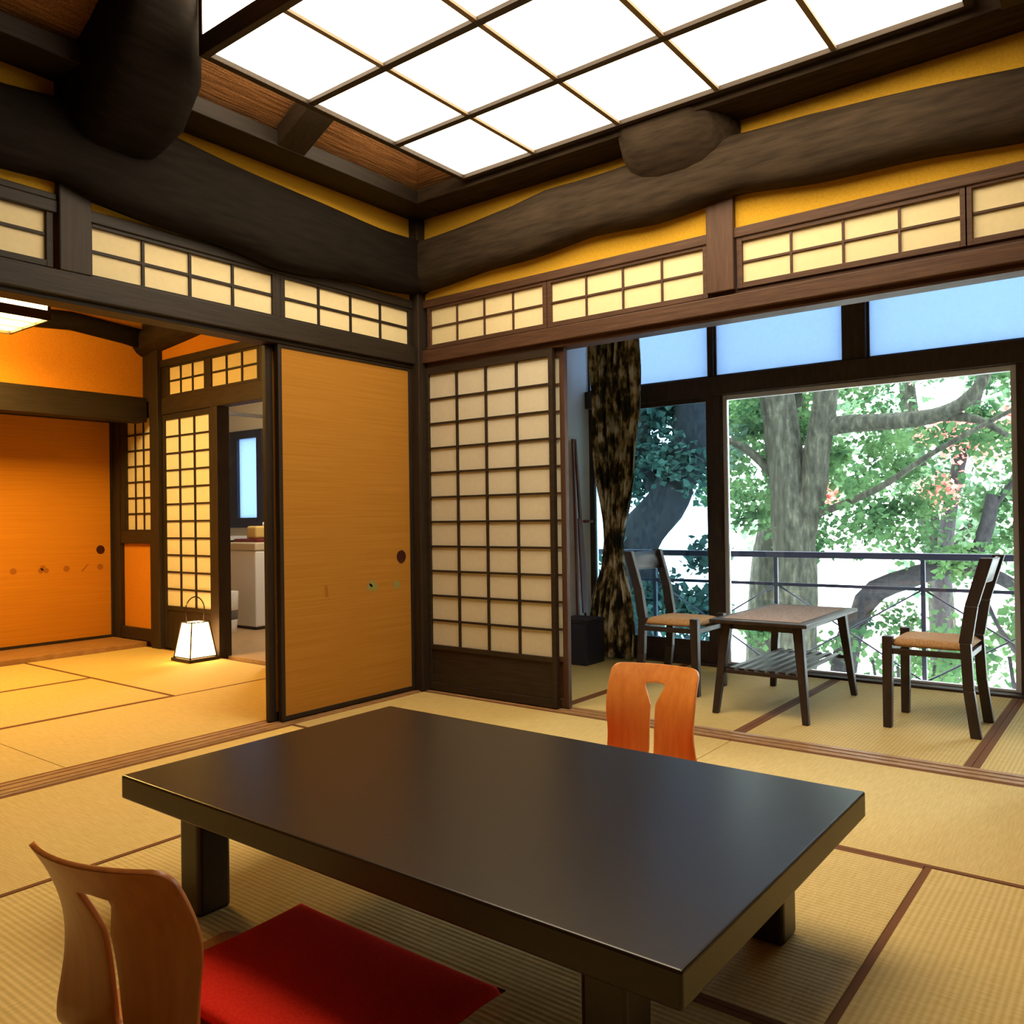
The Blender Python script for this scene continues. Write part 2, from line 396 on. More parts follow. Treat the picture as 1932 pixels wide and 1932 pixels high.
# ---- natural logs along the walls
def interp(pts, x):
    pts = sorted(pts)
    if x <= pts[0][0]: return pts[0][1]
    for (a, u), (c, v) in zip(pts, pts[1:]):
        if x <= c: return u + (v-u)*(x-a)/(c-a)
    return pts[-1][1]
def wall_log(axis, bot, top, s0, s1, bulge, n=60, k=16):
    rows = []
    for i in range(n+1):
        s = s0 + (s1-s0)*i/n
        zb = interp(bot, s) + 0.006*math.sin(s*9); zt = interp(top, s) + 0.005*math.sin(s*7+1)
        c = (zb+zt)/2; h = (zt-zb)/2
        ring = []
        for j in range(k):
            t = 2*math.pi*j/k
            ct, st = math.cos(t), math.sin(t)
            z = c + h*math.copysign(abs(st)**0.75, st)
            d = -bulge*0.35 - bulge*0.65*math.copysign(abs(ct)**0.7, ct)*(1+0.06*math.sin(s*5+j))
            d = min(d, 0.03)
            ring.append((s, d, z) if axis == 'x' else (d, s, z))
        ring.append(ring[0]); rows.append(ring)
    b = MB(); b.grid(rows)
    bmesh.ops.remove_doubles(b.bm, verts=b.bm.verts[:], dist=1e-5)
    bmesh.ops.holes_fill(b.bm, edges=b.bm.edges[:])
    return b
botL = [(-3.85, 2.25), (-2.16, 2.25), (-1.97, 2.25), (-1.877, 2.215), (-1.609, 2.200), (-1.368, 2.187), (-1.01, 2.153), (-0.255, 2.201), (0, 2.225)]
topL = [(-3.85, 2.53), (-2.2, 2.545), (-1.9, 2.58), (-1.593, 2.59), (-1.258, 2.566), (-0.851, 2.535), (-0.328, 2.514), (0, 2.519)]
botR = [(-3.85, 2.23), (-2.967, 2.254), (-2.606, 2.272), (-2.218, 2.295), (-1.933, 2.318), (-1.814, 2.310), (-1.509, 2.290), (-1.156, 2.296), (-0.758, 2.270), (-0.10, 2.235), (0, 2.23)]
topR = [(-3.85, 2.47), (-2.968, 2.497), (-2.606, 2.525), (-2.216, 2.563), (-1.94, 2.564), (-1.476, 2.580), (-0.962, 2.578), (-0.748, 2.546), (0, 2.50)]
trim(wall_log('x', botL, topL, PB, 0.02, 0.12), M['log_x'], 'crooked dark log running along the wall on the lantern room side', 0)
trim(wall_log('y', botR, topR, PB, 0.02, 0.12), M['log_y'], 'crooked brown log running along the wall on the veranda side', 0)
# crossing logs ending at the light box
def stub(path, rx, rz, m, label, n=18):
    b = MB()
    rings = []
    for (c, a, h) in zip(path, rx, rz):
        ring = []
        for k in range(n):
            t = 2*math.pi*k/n
            ct, st = math.cos(t), math.sin(t)
            e = 0.5 if label.startswith('massive') else 0.75
            o1 = a*math.copysign(abs(ct)**e, ct); o2 = h*math.copysign(abs(st)**e, st)
            ring.append((c[0]+o1, c[1], c[2]+o2) if label.startswith('massive') else (c[0], c[1]+o1, c[2]+o2))
        ring.append(ring[0]); rings.append(ring)
    b.grid(rings)
    bmesh.ops.remove_doubles(b.bm, verts=b.bm.verts[:], dist=1e-5)
    bmesh.ops.holes_fill(b.bm, edges=b.bm.edges[:])
    return trim(b, m, label, 0)
stub([(-1.78, 0.02, 2.64), (-1.78, -0.15, 2.66), (-1.775, -0.28, 2.70), (-1.785, -0.40, 2.78), (-1.82, -0.52, 2.90), (-1.90, -0.65, 3.04)],
     [0.190, 0.190, 0.195, 0.190, 0.14, 0.10], [0.24, 0.245, 0.235, 0.22, 0.17, 0.12], M['log_x'], 'massive dark log crossing from the left post up to the light box')
stub([(0.05, -1.67, 2.60), (-0.03, -1.67, 2.62), (-0.09, -1.66, 2.64), (-0.14, -1.65, 2.65), (-0.19, -1.64, 2.66), (-0.218, -1.62, 2.67)],
     [0.255, 0.255, 0.25, 0.235, 0.21, 0.15], [0.20, 0.215, 0.205, 0.17, 0.11, 0.05], M['log_y'], 'rounded log end bulging out beneath the right side of the light box')
# lantern room logs
def simple_log(pts, rads, m, label, wob=0.05):
    return trim(MB().tube(pts, rads, 14, wob=wob), m, label, 0)
simple_log([(PB, 2.90, 2.39), (-1.2, 2.90, 2.395), (-0.6, 2.90, 2.435), (-0.2, 2.90, 2.40), (0.02, 2.90, 2.375)], [0.065, 0.065, 0.066, 0.070, 0.08], M['log_x'], 'dark crooked log above the orange plaster wall')
simple_log([(-0.02, 2.95, 2.36), (-0.02, 2.4, 2.42), (-0.02, 1.9, 2.47), (-0.02, 1.3, 2.50), (-0.02, 0.12, 2.5)], [0.10, 0.11, 0.115, 0.12, 0.12], M['log_y'], 'dark log above the small transoms of the lantern room')
trim(MB().box((PB, 2.86, 2.58), (0.0, 2.95, 2.72)), M['dark_x'], 'straight dark ceiling edge beam of the lantern room')

# ---- transoms
WN = [0]
def lattice(axis, s0, s1, z0, z1, cols, rows, d0, d1, bar, fr, m_fr, m_pa, name, label, edges=None, zr=None, fr_label=None):
    """frame fr wide around paper opening s0..s1, z0..z1; bars; d0..d1 depth (negative=room side)"""
    WN[0] += 1
    root = thing('%s_%d' % (name, WN[0]), label, None, kind='structure')
    def bx(b, a0, a1, c0, c1, e0, e1):
        if axis == 'x': b.box((a0, e0, c0), (a1, e1, c1))
        else: b.box((e0, a0, c0), (e1, a1, c1))
    f = MB()
    bx(f, s0-fr, s0, z0-fr, z1+fr, d0, d1); bx(f, s1, s1+fr, z0-fr, z1+fr, d0, d1)
    bx(f, s0, s1, z0-fr, z0, d0, d1); bx(f, s0, s1, z1, z1+fr, d0, d1)
    f.build('frame', m_fr, root, 0.0015)
    g = MB()
    for i in range(1, cols):
        c = s0+(s1-s0)*i/cols; bx(g, c-bar/2, c+bar/2, z0, z1, d0+0.006, d0+0.014)
    for i in range(1, rows):
        c = z0+(z1-z0)*i/rows; bx(g, s0, s1, c-bar/2, c+bar/2, d0+0.007, d0+0.015)
    g.build('lattice', m_fr, root)
    p = MB(); bx(p, s0-0.004, s1+0.004, z0-0.004, z1+0.004, d0+0.015, d0+0.0165)
    p.build('paper', m_pa, root)
    return root
z0, z1 = 1.950, 2.132
for s0, s1, lb in [(-1.838, -0.992, 'paper transom window over the left of the lintel, beside the thick post'), (-0.922, -0.084, 'paper transom window above the tan sliding door, next to the corner post')]:
    lattice('x', s0, s1, 1.940, z1-0.004, 4, 2, -0.012, 0.012, 0.012, 0.024, M['dark_x'], M['ranma'], 'window', lb)
lattice('x', -2.84, -2.009, 1.958, 2.155, 4, 2, -0.012, 0.012, 0.012, 0.024, M['dark_x'], M['ranma'], 'window', 'paper transom window cut by the left edge of the photo')
for s0, s1, za, zb, lb in [(-0.879, -0.108, 1.935, 2.132, 'paper transom window above the tall paper screen, first from the corner'),
                   (-1.744, -0.931, 1.935, 2.132, 'paper transom window in front of the curtain, left of the brown post'),
                   (-2.753, -1.924, 1.952, 2.128, 'paper transom window right of the brown post on the veranda side'),
                   (-3.62, -2.793, 1.952, 2.135, 'paper transom window cut by the right edge of the photo')]:
    lattice('y', s0, s1, za, zb, 4, 2, -0.012, 0.012, 0.009, 0.024, M['brown_y'], M['ranma'], 'window', lb)
for s0, s1, c, lb in [(2.144, 2.62, 3, 'small paper transom window beside the post in the lantern room'), (1.508, 2.056, 3, 'small paper transom window above the washroom opening')]:
    lattice('y', s0, s1, 1.935, 2.14, c, 2, -0.005, 0.02, 0.014, 0.02, M['dark_y'], M['ranma'], 'window', lb)
lattice('y', 2.88, 3.26, 0.91, 1.79, 3, 7, -0.005, 0.018, 0.014, 0.02, M['dark_z'], M['shoji'], 'window', 'narrow paper lattice window in the side of the alcove')

# ---- shoji doors
DN = [0]
def shoji(axis, s0, s1, zlo, zhi, cols, rows, e0, e1, stile, panel_top, mf, label, bar=0.011):
    DN[0] += 1
    root = thing('door_%d' % DN[0], label, None, kind='structure')
    def bx(b, a0, a1, c0, c1, q0, q1):
        if axis == 'x': b.box((a0, q0, c0), (a1, q1, c1))
        else: b.box((q0, a0, c0), (q1, a1, c1))
    f = MB()
    bx(f, s0, s0+stile, 0.008, zhi+0.04, e0, e1); bx(f, s1-stile, s1, 0.008, zhi+0.04, e0, e1)
    bx(f, s0+stile, s1-stile, zhi, zhi+0.04, e0, e1); bx(f, s0+stile, s1-stile, panel_top, zlo, e0, e1)
    bx(f, s0+stile, s1-stile, 0.008, 0.05, e0, e1)
    f.build('frame', mf, root, 0.002)
    g = MB(); bx(g, s0+stile, s1-stile, 0.05, panel_top, e0+0.010, e0+0.02); g.build('lower_panel', mf, root)
    a, c = s0+stile, s1-stile
    g = MB()
    for i in range(1, cols):
        t = a+(c-a)*i/cols; bx(g, t-bar/2-0.001, t+bar/2+0.001, zlo, zhi, e0+0.004, e0+0.014)
    for i in range(1, rows):
        t = zlo+(zhi-zlo)*i/rows; bx(g, a, c, t-bar/2, t+bar/2, e0+0.005, e0+0.015)
    g.build('lattice', mf, root)
    p = MB(); bx(p, a-0.003, c+0.003, zlo-0.003, zhi+0.003, e0+0.015, e0+0.0165); p.build('paper', M['shoji'], root)
    return root
shoji('y', -0.932, -0.060, 0.260, 1.768, 4, 11, -0.012, 0.018, 0.026, 0.235, M['dark_y'], 'tall paper lattice sliding screen right of the corner post')
shoji('y', -0.975, -0.100, 0.260, 1.768, 4, 11, 0.030, 0.060, 0.030, 0.235, M['brown_z'], 'second paper lattice sliding screen stacked behind the tall one, only its brown edge showing')
shoji('y', 2.063, 2.709, 0.330, 1.745, 3, 11, -0.005, 0.025, 0.026, 0.300, M['dark_z'], 'tall narrow paper lattice screen behind the glowing lantern', 0.013)
# hidden-side doors right of frame
shoji('y', -3.84, -2.985, 0.260, 1.768, 4, 11, -0.012, 0.018, 0.026, 0.235, M['brown_y'], 'paper lattice sliding screen slid away at the right end of the veranda opening')

# ---- fusuma doors
def disc(b, c, r, d, n=24, axis='y'):
    poly = [(c[0]+r*math.cos(2*math.pi*k/n), c[1], c[2]+r*math.sin(2*math.pi*k/n)) for k in range(n)]
    b.prism(poly, (0, d, 0))
def fusuma(x0, x1, y0, z0, z1, fr, label, hx=None, hz=0.757, marks=(), fm=None, pm=None):
    DN[0] += 1
    root = thing('door_%d' % DN[0], label, None, kind='structure')
    y1 = y0+0.028
    f = MB(); f.box((x0, y0, z0), (x0+fr, y1, z1)).box((x1-fr, y0, z0), (x1, y1, z1)).box((x0+fr, y0, z0), (x1-fr, y1, z0+fr)).box((x0+fr, y0, z1-fr*0.7), (x1-fr, y1, z1))
    f.build('frame', fm or M['dark_z'], root, 0.002)
    MB().box((x0+fr, y0+0.005, z0+fr), (x1-fr, y1-0.004, z1-fr*0.7)).build('panel', pm or M['fusuma'], root)
    if hx is not None:
        h = MB(); n = 28
        for r0, r1, ya, yb in ((0.024, 0.033, y0+0.001, y0+0.006), (0.0, 0.024, y0+0.0035, y0+0.006)):
            if r0 == 0: disc(h, (hx, ya, hz), r1, yb-ya)
            else:
                for k in range(n):
                    a, c = 2*math.pi*k/n, 2*math.pi*(k+1)/n
                    P = lambda r, t, y: (hx+r*math.cos(t), y, hz+r*math.sin(t)*1.05)
                    h.hexa([P(r0, a, ya), P(r1, a, ya), P(r1, c, ya), P(r0, c, ya)], [P(r0, a, yb), P(r1, a, yb), P(r1, c, yb), P(r0, c, yb)])
        h.build('door_handle', M['handle'], root)
    for (mx, mz, kind, mm) in marks:
        g = MB()
        yy = y0+0.0042
        if kind == 'dot': disc(g, (mx, yy, mz), 0.024, 0.001)
        elif kind == 'cloud':
            for dx, dz, r in ((-0.02, -0.008, 0.02), (0.018, -0.01, 0.02), (-0.004, 0.012, 0.02)): disc(g, (mx+dx, yy-0.0001*(dx > 0), mz+dz), r, 0.001)
        elif kind == 'stroke': g.prism([(mx-0.035, yy, mz-0.025), (mx-0.02, yy, mz-0.03), (mx+0.03, yy, mz+0.03), (mx+0.018, yy, mz+0.03)], (0, 0.001, 0))
        elif kind == 'bar': g.prism([(mx-0.006, yy, mz-0.03), (mx+0.012, yy, mz-0.03), (mx+0.006, yy, mz+0.03), (mx-0.010, yy, mz+0.03)], (0, 0.001, 0))
        g.build('painted_mark', mm, root)
    return root
SG, SB = M['stain_green'], M['stain_brown']
fusuma(-0.962, -0.062, -0.004, 0.008, 1.808, 0.022, 'tan paper sliding door standing closed left of the corner post', -0.155, 0.757,
       [(-0.194, 0.604, 'dot', SG), (-0.370, 0.612, 'cloud', SG), (-0.682, 0.606, 'bar', SB)])
fusuma(-1.0, -0.10, 0.042, 0.008, 1.808, 0.040, 'second tan sliding door stacked behind the closed one, only its dark edge showing')
fusuma(-0.90, -0.02, 3.452, 0.036, 1.80, 0.022, 'orange lit paper sliding door at the back of the lantern room', -0.124, 0.752,
       [(-0.126, 0.612, 'dot', SB), (-0.245, 0.612, 'stroke', SB), (-0.390, 0.612, 'dot', SB), (-0.560, 0.616, 'cloud', SB), (-0.775, 0.614, 'dot', SB)], pm=M['far_paper'])
fusuma(-1.83, -0.885, 3.475, 0.036, 1.80, 0.022, 'next orange paper sliding door at the back, cut by the left edge', pm=M['far_paper'])
# wall cover left of the far doors
struct('wall_alcove_left', MB().box((PB, 3.45, 0.03), (-1.84, 3.50, 1.9)), M['ochre'], 'plaster wall left of the far sliding doors')

# ---- veranda window wall (x = 1.6)
X0, X1 = 1.58, 1.66
trim(MB().box((X0-0.02, PB, 1.725), (X1, -0.12, 1.845)), M['window_wood'], 'heavy dark beam between clear and frosted veranda windows')
trim(MB().box((X0, -1.125, 0.012), (X1, -1.058, 1.725)), M['window_wood'], 'dark mullion between the glass door and the open view', 0.003)
trim(MB().box((X0, -2.83, 0.012), (X1, -2.745, 1.725)), M['window_wood'], 'dark mullion at the right end of the view', 0.003)
trim(MB().box((X0, -1.080, 1.845), (X1, -1.045, 2.42)), M['window_wood'], 'thin dark bar between the frosted panes', 0.002)
trim(MB().box((X0-0.01, -2.012, 1.845), (X1, -1.945, 2.42)).box((X0, -1.945, 1.845), (X1, -1.885, 2.42)), M['window_wood'], 'double dark post between the frosted panes', 0.003)
def pane(name, ya, yb, za, zb, x, m, frm, label, fm, bottom=0.04, stile=0.03):
    WN[0] += 1
    r = thing('window_%d' % WN[0], label, None, kind='structure')
    f = MB(); f.box((x, ya, za), (x+0.03, ya+stile, zb)).box((x, yb-stile, za), (x+0.03, yb, zb)).box((x, ya+stile, za), (x+0.03, yb-stile, za+bottom)).box((x, ya+stile, zb-0.03), (x+0.03, yb-stile, zb))
    f.build('window_frame', fm, r, 0.002)
    MB().box((x+0.012, ya+stile, za+bottom), (x+0.016, yb-stile, zb-0.03)).build('pane', m, r)
    return r
pane('w', -1.044, -0.125, 1.846, 2.419, 1.60, M['frost'], 1, 'bluish frosted glass pane above the glass door beside the curtain', M['window_wood'], 0.012, 0.012)
pane('w', -1.884, -1.081, 1.846, 2.419, 1.60, M['frost'], 1, 'bluish frosted glass pane above the view of the trees', M['window_wood'], 0.012, 0.012)
pane('w', -3.02, -2.013, 1.846, 2.419, 1.60, M['frost'], 1, 'bluish frosted glass pane at the upper right', M['window_wood'], 0.012, 0.012)
pane('w', -1.057, -0.125, 0.013, 1.724, 1.60, M['glass_tint'], 1, 'tinted glass door with a dark bottom board behind the left chair', M['window_wood'], 0.135, 0.04)
pane('w', -2.744, -1.126, 0.013, 1.724, 1.615, M['glass'], 1, 'large clear pane with pale metal edge in front of the trees', M['alu'], 0.012, 0.028)
pane('w', -3.80, -2.831, 0.013, 1.724, 1.60, M['glass'], 1, 'clear window pane at the right end of the veranda', M['window_wood'], 0.04, 0.04)
struct('wall_veranda_right', MB().box((1.6, PB, 1.84), (1.7, -3.02, 2.5)), M['white'], 'white wall strip at the right end of the veranda windows')
# washroom window
WN[0] += 1
r = thing('window_%d' % WN[0], 'small pale blue washroom window in a dark frame', None, kind='structure')
MB().box((1.57, 3.66, 0.90), (1.64, 3.75, 1.88)).box((1.57, 4.07, 0.90), (1.64, 4.25, 1.88)).box((1.57, 3.75, 1.80), (1.64, 4.07, 1.88)).box((1.57, 3.75, 0.90), (1.64, 4.07, 1.00)).build('window_frame', M['box'], r, 0.003)
MB().box((1.60, 3.75, 1.00), (1.605, 4.07, 1.80)).build('pane', M['frost'], r)

# ---- ground outdoors
struct('ground', MB().box((1.75, -60, -3.0), (90, 60, -2.9)), M['ground'], 'bright pale ground far below the veranda')

# ================================================================== TATAMI
def mat_obj(x0, y0, x1, y1, along, label, group, hw=0.018, long_h=True):
    lx, ly = x1-x0, y1-y0
    g = 0.0015
    if along == 'x':
        Ln, Wd = lx, ly; loc = (x0, y0, -0.055); rz = 0
    else:
        Ln, Wd = ly, lx; loc = (x1, y0, -0.055); rz = math.pi/2
    t = thing('tatami_mat', label, 'straw mat', loc, rz, group)
    MB().box((g, g, 0.0), (Ln-g, Wd-g, 0.0545)).build('straw', M['tatami'], t, 0.002)
    MB().box((g, g-0.0005, 0.02), (Ln-g, hw, 0.0553)).build('border', M['heri'], t)
    MB().box((g, Wd-hw, 0.02), (Ln-g, Wd-g+0.0005, 0.0553)).build('border', M['heri'], t)
    return t
G1, G2, G3 = 'straw mats of the main room', 'straw mats of the lantern room', 'straw mats of the veranda'
mat_obj(-0.955, -1.855, -0.035, -0.055, 'y', 'straw mat along the paper screen in the far corner, partly behind the low table', G1)
mat_obj(-0.955, -3.72, -0.035, -1.855, 'y', 'straw mat along the veranda sill, right beyond the end of the low table', G1)
mat_obj(-1.885, -2.79, -0.955, -0.92, 'y', 'straw mat directly under the middle of the low table', G1)
mat_obj(-2.83, -0.92, -0.955, -0.055, 'x', 'straw mat along the brown sill in front of the lantern room', G1)
mat_obj(-2.83, -2.79, -1.885, -0.92, 'y', 'straw mat under the red cushion and the near side of the low table', G1)
mat_obj(-2.83, -3.72, -0.955, -2.79, 'x', 'brightly ribbed straw mat at the bottom right corner of the photo', G1)
mat_obj(-3.76, -1.855, -2.83, -0.055, 'y', 'straw mat at the left edge, left of the mat by the brown sill', G1)
mat_obj(-3.76, -3.72, -2.83, -1.855, 'y', 'straw mat behind the near legless chair', G1)
mat_obj(-1.90, 0.105, -0.02, 1.03, 'x', 'straw mat just beyond the brown sill in the lantern room', G2)
mat_obj(-3.80, 0.105, -1.90, 1.03, 'x', 'straw mat beyond the sill at the far left edge', G2)
mat_obj(-0.92, 1.03, -0.02, 2.935, 'y', 'straw mat the glowing lantern stands on', G2)
mat_obj(-2.80, 1.03, -0.92, 1.975, 'x', 'straw mat left of the lantern mat, nearer the sill', G2)
mat_obj(-2.80, 1.975, -0.92, 2.935, 'x', 'straw mat left of the lantern mat, along the raised floor board', G2)
mat_obj(0.10, -0.90, 1.525, -0.125, 'x', 'straw mat at the curtain end of the veranda', G3, 0.028)
mat_obj(0.10, -1.83, 1.525, -0.90, 'x', 'straw mat under the left half of the veranda table', G3, 0.028)
mat_obj(0.10, -2.74, 1.525, -1.83, 'x', 'straw mat under the right veranda chair', G3, 0.028)
mat_obj(0.10, -3.66, 1.525, -2.74, 'x', 'straw mat at the right end of the veranda', G3, 0.028)

# ================================================================== LIGHT BOXES
def light_box(name, label, x0, x1, y0, y1, z0, z1, nx, ny, ml, m_fr, barw=0.022, edge=0.03, low=0.075, rods=None):
    t = thing(name, label, 'ceiling light', ((x0+x1)/2, (y0+y1)/2, z0))
    cx, cy = (x0+x1)/2, (y0+y1)/2
    a, b_, c, d = x0-cx, x1-cx, y0-cy, y1-cy
    H = z1-z0
    f = MB()
    e = edge
    for (p, q) in (((a, c), (b_, c+e)), ((a, d-e), (b_, d)), ((a, c+e), (a+e, d-e)), ((b_-e, c+e), (b_, d-e))):
        f.box((p[0], p[1], 0), (q[0], q[1], low))
        f.box((p[0], p[1], H-0.03), (q[0], q[1], H))
    for p in ((a, c), (b_-0.02, c), (a, d-0.02), (b_-0.02, d-0.02)):
        f.box((p[0], p[1], low), (p[0]+0.02, p[1]+0.02, H-0.03))
    f.build('frame', m_fr, t, 0.002)
    g = MB()
    for i in range(1, nx):
        s = a+(b_-a)*i/nx; g.box((s-barw/2, c+e, 0.004), (s+barw/2, d-e, 0.020))
    g.build('lattice', m_fr, t)
    g = MB()
    for i in range(1, ny):
        s = c+(d-c)*i/ny; g.box((a+e, s-barw/3, 0.006), (b_-e, s+barw/3, 0.018))
    g.build('cross_lattice', M['thinbar'], t)
    MB().box((a+e, c+e, 0.021), (b_-e, d-e, 0.026)).build('diffuser', ml, t)
    s = MB(); w = 0.008
    s.box((a+0.004, c+0.02, low), (a+w, d-0.02, H-0.03)).box((b_-w, c+0.02, low), (b_-0.004, d-0.02, H-0.03))
    s.box((a+0.02, c+0.004, low), (b_-0.02, c+w, H-0.03)).box((a+0.02, d-w, low), (b_-0.02, d-0.004, H-0.03))
    s.build('side_paper', ml, t)
    MB().box((a, c, H), (b_, d, H+0.01)).build('top_board', m_fr, t)
    if rods:
        for p in ((a+0.05, c+0.05), (b_-0.05, c+0.05), (a+0.05, d-0.05), (b_-0.05, d-0.05)):
            MB().tube([(p[0], p[1], H), (p[0], p[1], H+rods)], 0.008, 8).build('hanging_rod', m_fr, t)
    return t
light_box('lattice_ceiling_light', 'huge glowing lattice light box hanging under the main room ceiling', -1.70, -0.222, -2.845, -0.545, 2.672, 3.02, 3, 5, M['lamp_main'], M['dark_y'], barw=0.032, rods=0.1)
light_box('paper_ceiling_light', 'glowing paper light box at the left edge in the lantern room', -2.00, -1.15, 1.93, 2.50, 2.185, 2.345, 2, 3, M['lamp_left'], M['dark_x'], barw=0.012, edge=0.014, low=0.06, rods=0.37)

# ================================================================== LOW TABLE
t = thing('low_table', 'large black lacquered low table in the middle of the straw mats', 'table', (-1.905, -2.0, 0))
tb = MB(); tb.box((-0.465, -0.768, 0.272), (0.465, 0.768, 0.330)); tb.build('tabletop', M['lacquer'], t, 0.005, 3)
tb = MB()
tb.box((-0.40, -0.70, 0.245), (0.40, -0.68, 0.272)).box((-0.40, 0.68, 0.245), (0.40, 0.70, 0.272)).box((-0.40, -0.68, 0.245), (-0.38, 0.68, 0.272)).box((0.38, -0.68, 0.245), (0.40, 0.68, 0.272))
for sx in (-1, 1):
    for sy in (-1, 1):
        cx, cy = sx*0.345, sy*0.590
        MB().box((cx-0.045, cy-0.043, 0.0), (cx+0.045, cy+0.043, 0.2718)).build('leg', M['lacquer'], t, 0.012, 3)
tb.bm.free()

# ================================================================== LEGLESS CHAIRS
def zaisu(label, loc, rz, group=None, wood=None):
    wood = wood or M['bent']
    """faces local +x ; seat x 0..0.44 ; back rises at x~0"""
    t = thing('legless_chair', label, 'chair', loc, rz, group)
    Wd = 0.187
    prof = [(0.10, 0.022), (0.045, 0.024), (0.010, 0.038), (-0.005, 0.075), (-0.012, 0.125), (-0.018, 0.18), (-0.027, 0.235), (-0.042, 0.29), (-0.067, 0.345), (-0.100, 0.400)]
    def P(v):
        s = v*(len(prof)-1); i = min(int(s), len(prof)-2); f = s-i
        p0 = prof[max(i-1, 0)]; p1 = prof[i]; p2 = prof[i+1]; p3 = prof[min(i+2, len(prof)-1)]
        return tuple(0.5*((2*p1[k]) + (-p0[k]+p2[k])*f + (2*p0[k]-5*p1[k]+4*p2[k]-p3[k])*f*f + (-p0[k]+3*p1[k]-3*p2[k]+p3[k])*f**3) for k in (0, 1))
    def half_w(z):
        w = 0.173 - 0.006*math.exp(-((z-0.17)/0.06)**2) + 0.010*math.exp(-((z-0.03)/0.05)**2)
        r = 0.028; top = 0.400
        if z > top-r: w = w - r + math.sqrt(max(r*r-(z-(top-r))**2, 0.0))
        return w
    def hole(z):
        if z < 0.085 or z > 0.335: return 0.0
        if z > 0.322: return 0.0375
        if z > 0.26: return 0.0095 + 0.028*((z-0.26)/0.062)**1.1
        return 0.0095
    vs = [k/46 for k in range(38)] + [37/46+k*(9/46)/22 for k in range(1, 23)]
    rows = []
    rowsL, rowsR = [], []
    n = 9
    for v in vs:
        x, z = P(v); w = half_w(z); h = hole(z)
        q_ = min(1.0, max(0.0, (z-0.02)/0.24)); cur = 0.050*q_*q_*(3-2*q_)
        def pt(y): return (x + cur*(y/Wd)**2*1.0 - 0.0, y, z)
        rowsL.append([pt(-w + (w-h)*k/n) for k in range(n+1)])
        rowsR.append([pt(h + (w-h)*k/n) for k in range(n+1)])
    b = MB(); b.grid(rowsL); b.grid(rowsR)
    bmesh.ops.remove_doubles(b.bm, verts=b.bm.verts[:], dist=1e-5)
    o = b.build('backrest', wood, t)
    so = o.modifiers.new('solid', 'SOLIDIFY'); so.thickness = 0.011; so.offset = 0
    so.use_even_offset = True
    bv = o.modifiers.new('bevel', 'BEVEL'); bv.width = 0.003; bv.segments = 2; bv.limit_method = 'ANGLE'; bv.angle_limit = 0.9
    # seat board with rounded front
    s = MB(); poly = []
    for (px, py, a0) in ((0.42, 0.16, 0), (0.07, 0.19, 90), (0.07, -0.19, 180), (0.42, -0.16, 270)):
        for k in range(5):
            a = math.radians(a0+90*k/4-0); poly.append((px-0.02+0.03*math.cos(a), py+0.03*math.sin(a)*0.9, 0.006))
    s.prism(poly, (0, 0, 0.012)); s.build('seat', wood, t, 0.002)
    return t
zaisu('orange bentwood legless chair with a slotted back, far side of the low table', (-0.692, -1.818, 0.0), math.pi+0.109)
zaisu('shade-darkened bentwood legless chair with a slotted back in the near left corner', (-2.682, -1.849, 0.0), 0.21, wood=M['bent_shaded'])

def cushion(label, loc, rz, sx, sy, h):
    t = None
    n = 26
    top, bot = [], []
    for i in range(n+1):
        r1, r2 = [], []
        for j in range(n+1):
            u, v = -1+2*i/n, -1+2*j/n
            e = (1-abs(u)**5)*(1-abs(v)**5)
            e = max(e, 0)**0.5
            pinch = 1-0.03*(1-u*u) if abs(v) > 0.9 else 1
            x = u*sx/2*(1-0.03*(1-v*v)*abs(u)**8); y = v*sy/2*(1-0.03*(1-u*u)*abs(v)**8)
            zz = h*0.5 + h*0.5*e*(0.8+0.2*math.cos(u*2)*math.cos(v*2))
            r1.append((x, y, zz)); r2.append((x, y, h*0.5 - h*0.5*min(1, e*1.6)))
        top.append(r1); bot.append(r2)
    b = MB(); b.grid(top); b.grid(bot)
    bmesh.ops.remove_doubles(b.bm, verts=b.bm.verts[:], dist=1e-4)
    o = b.build('seat_cushion', M['red'], None)
    o.location = loc; o.rotation_euler = (0, 0, rz)
    o['label'] = label; o['category'] = 'cushion'
    return o
cushion('red square cushion on the near legless chair, reaching under the table', (-2.365, -1.985, 0.030), 0.0, 0.40, 0.62, 0.045)
cushion('red square cushion on the far legless chair, hidden by the table', (-1.02, -1.86, 0.030), 0.0, 0.44, 0.56, 0.045)

# ================================================================== FLOOR LANTERN
t = thing('floor_lantern', 'glowing paper lantern with a bent handle on the mat beside the paper screen', 'lantern', (-0.165, 2.03, 0.0), 0.0)
q = 0.105
MB().box((-q-0.012, -q-0.012, 0.0), (q+0.012, q+0.012, 0.022)).build('base', M['dark_z'], t, 0.003)
def ring4(w, z): return [(-w, -w, z), (w, -w, z), (w, w, z), (-w, w, z)]
MB().hexa(ring4(q-0.006, 0.026), ring4(0.062, 0.262)).build('shade', M['lamp_floor'], t)
f = MB()
for sx in (-1, 1):
    for sy in (-1, 1):
        f.tube([(sx*q*0.97, sy*q*0.97, 0.02), (sx*0.066, sy*0.066, 0.272)], 0.005, 6)
for zz, w in ((0.266, 0.066), (0.028, 0.100)):
    for (p, r2) in (((-w, -w), (w, -w)), ((w, -w), (w, w)), ((w, w), (-w, w)), ((-w, w), (-w, -w))):
        f.tube([(p[0], p[1], zz), (r2[0], r2[1], zz)], 0.004, 6)
f.build('frame', M['dark_z'], t)
pts = [(0.0, -0.066, 0.26)] + [(0.0, 0.066*math.cos(math.pi-a)*1.12, 0.34+0.10*math.sin(a)) for a in [math.pi*k/14 for k in range(15)]] + [(0.0, 0.066, 0.26)]
pts = [(p[1], 0.0, p[2]) for p in pts]
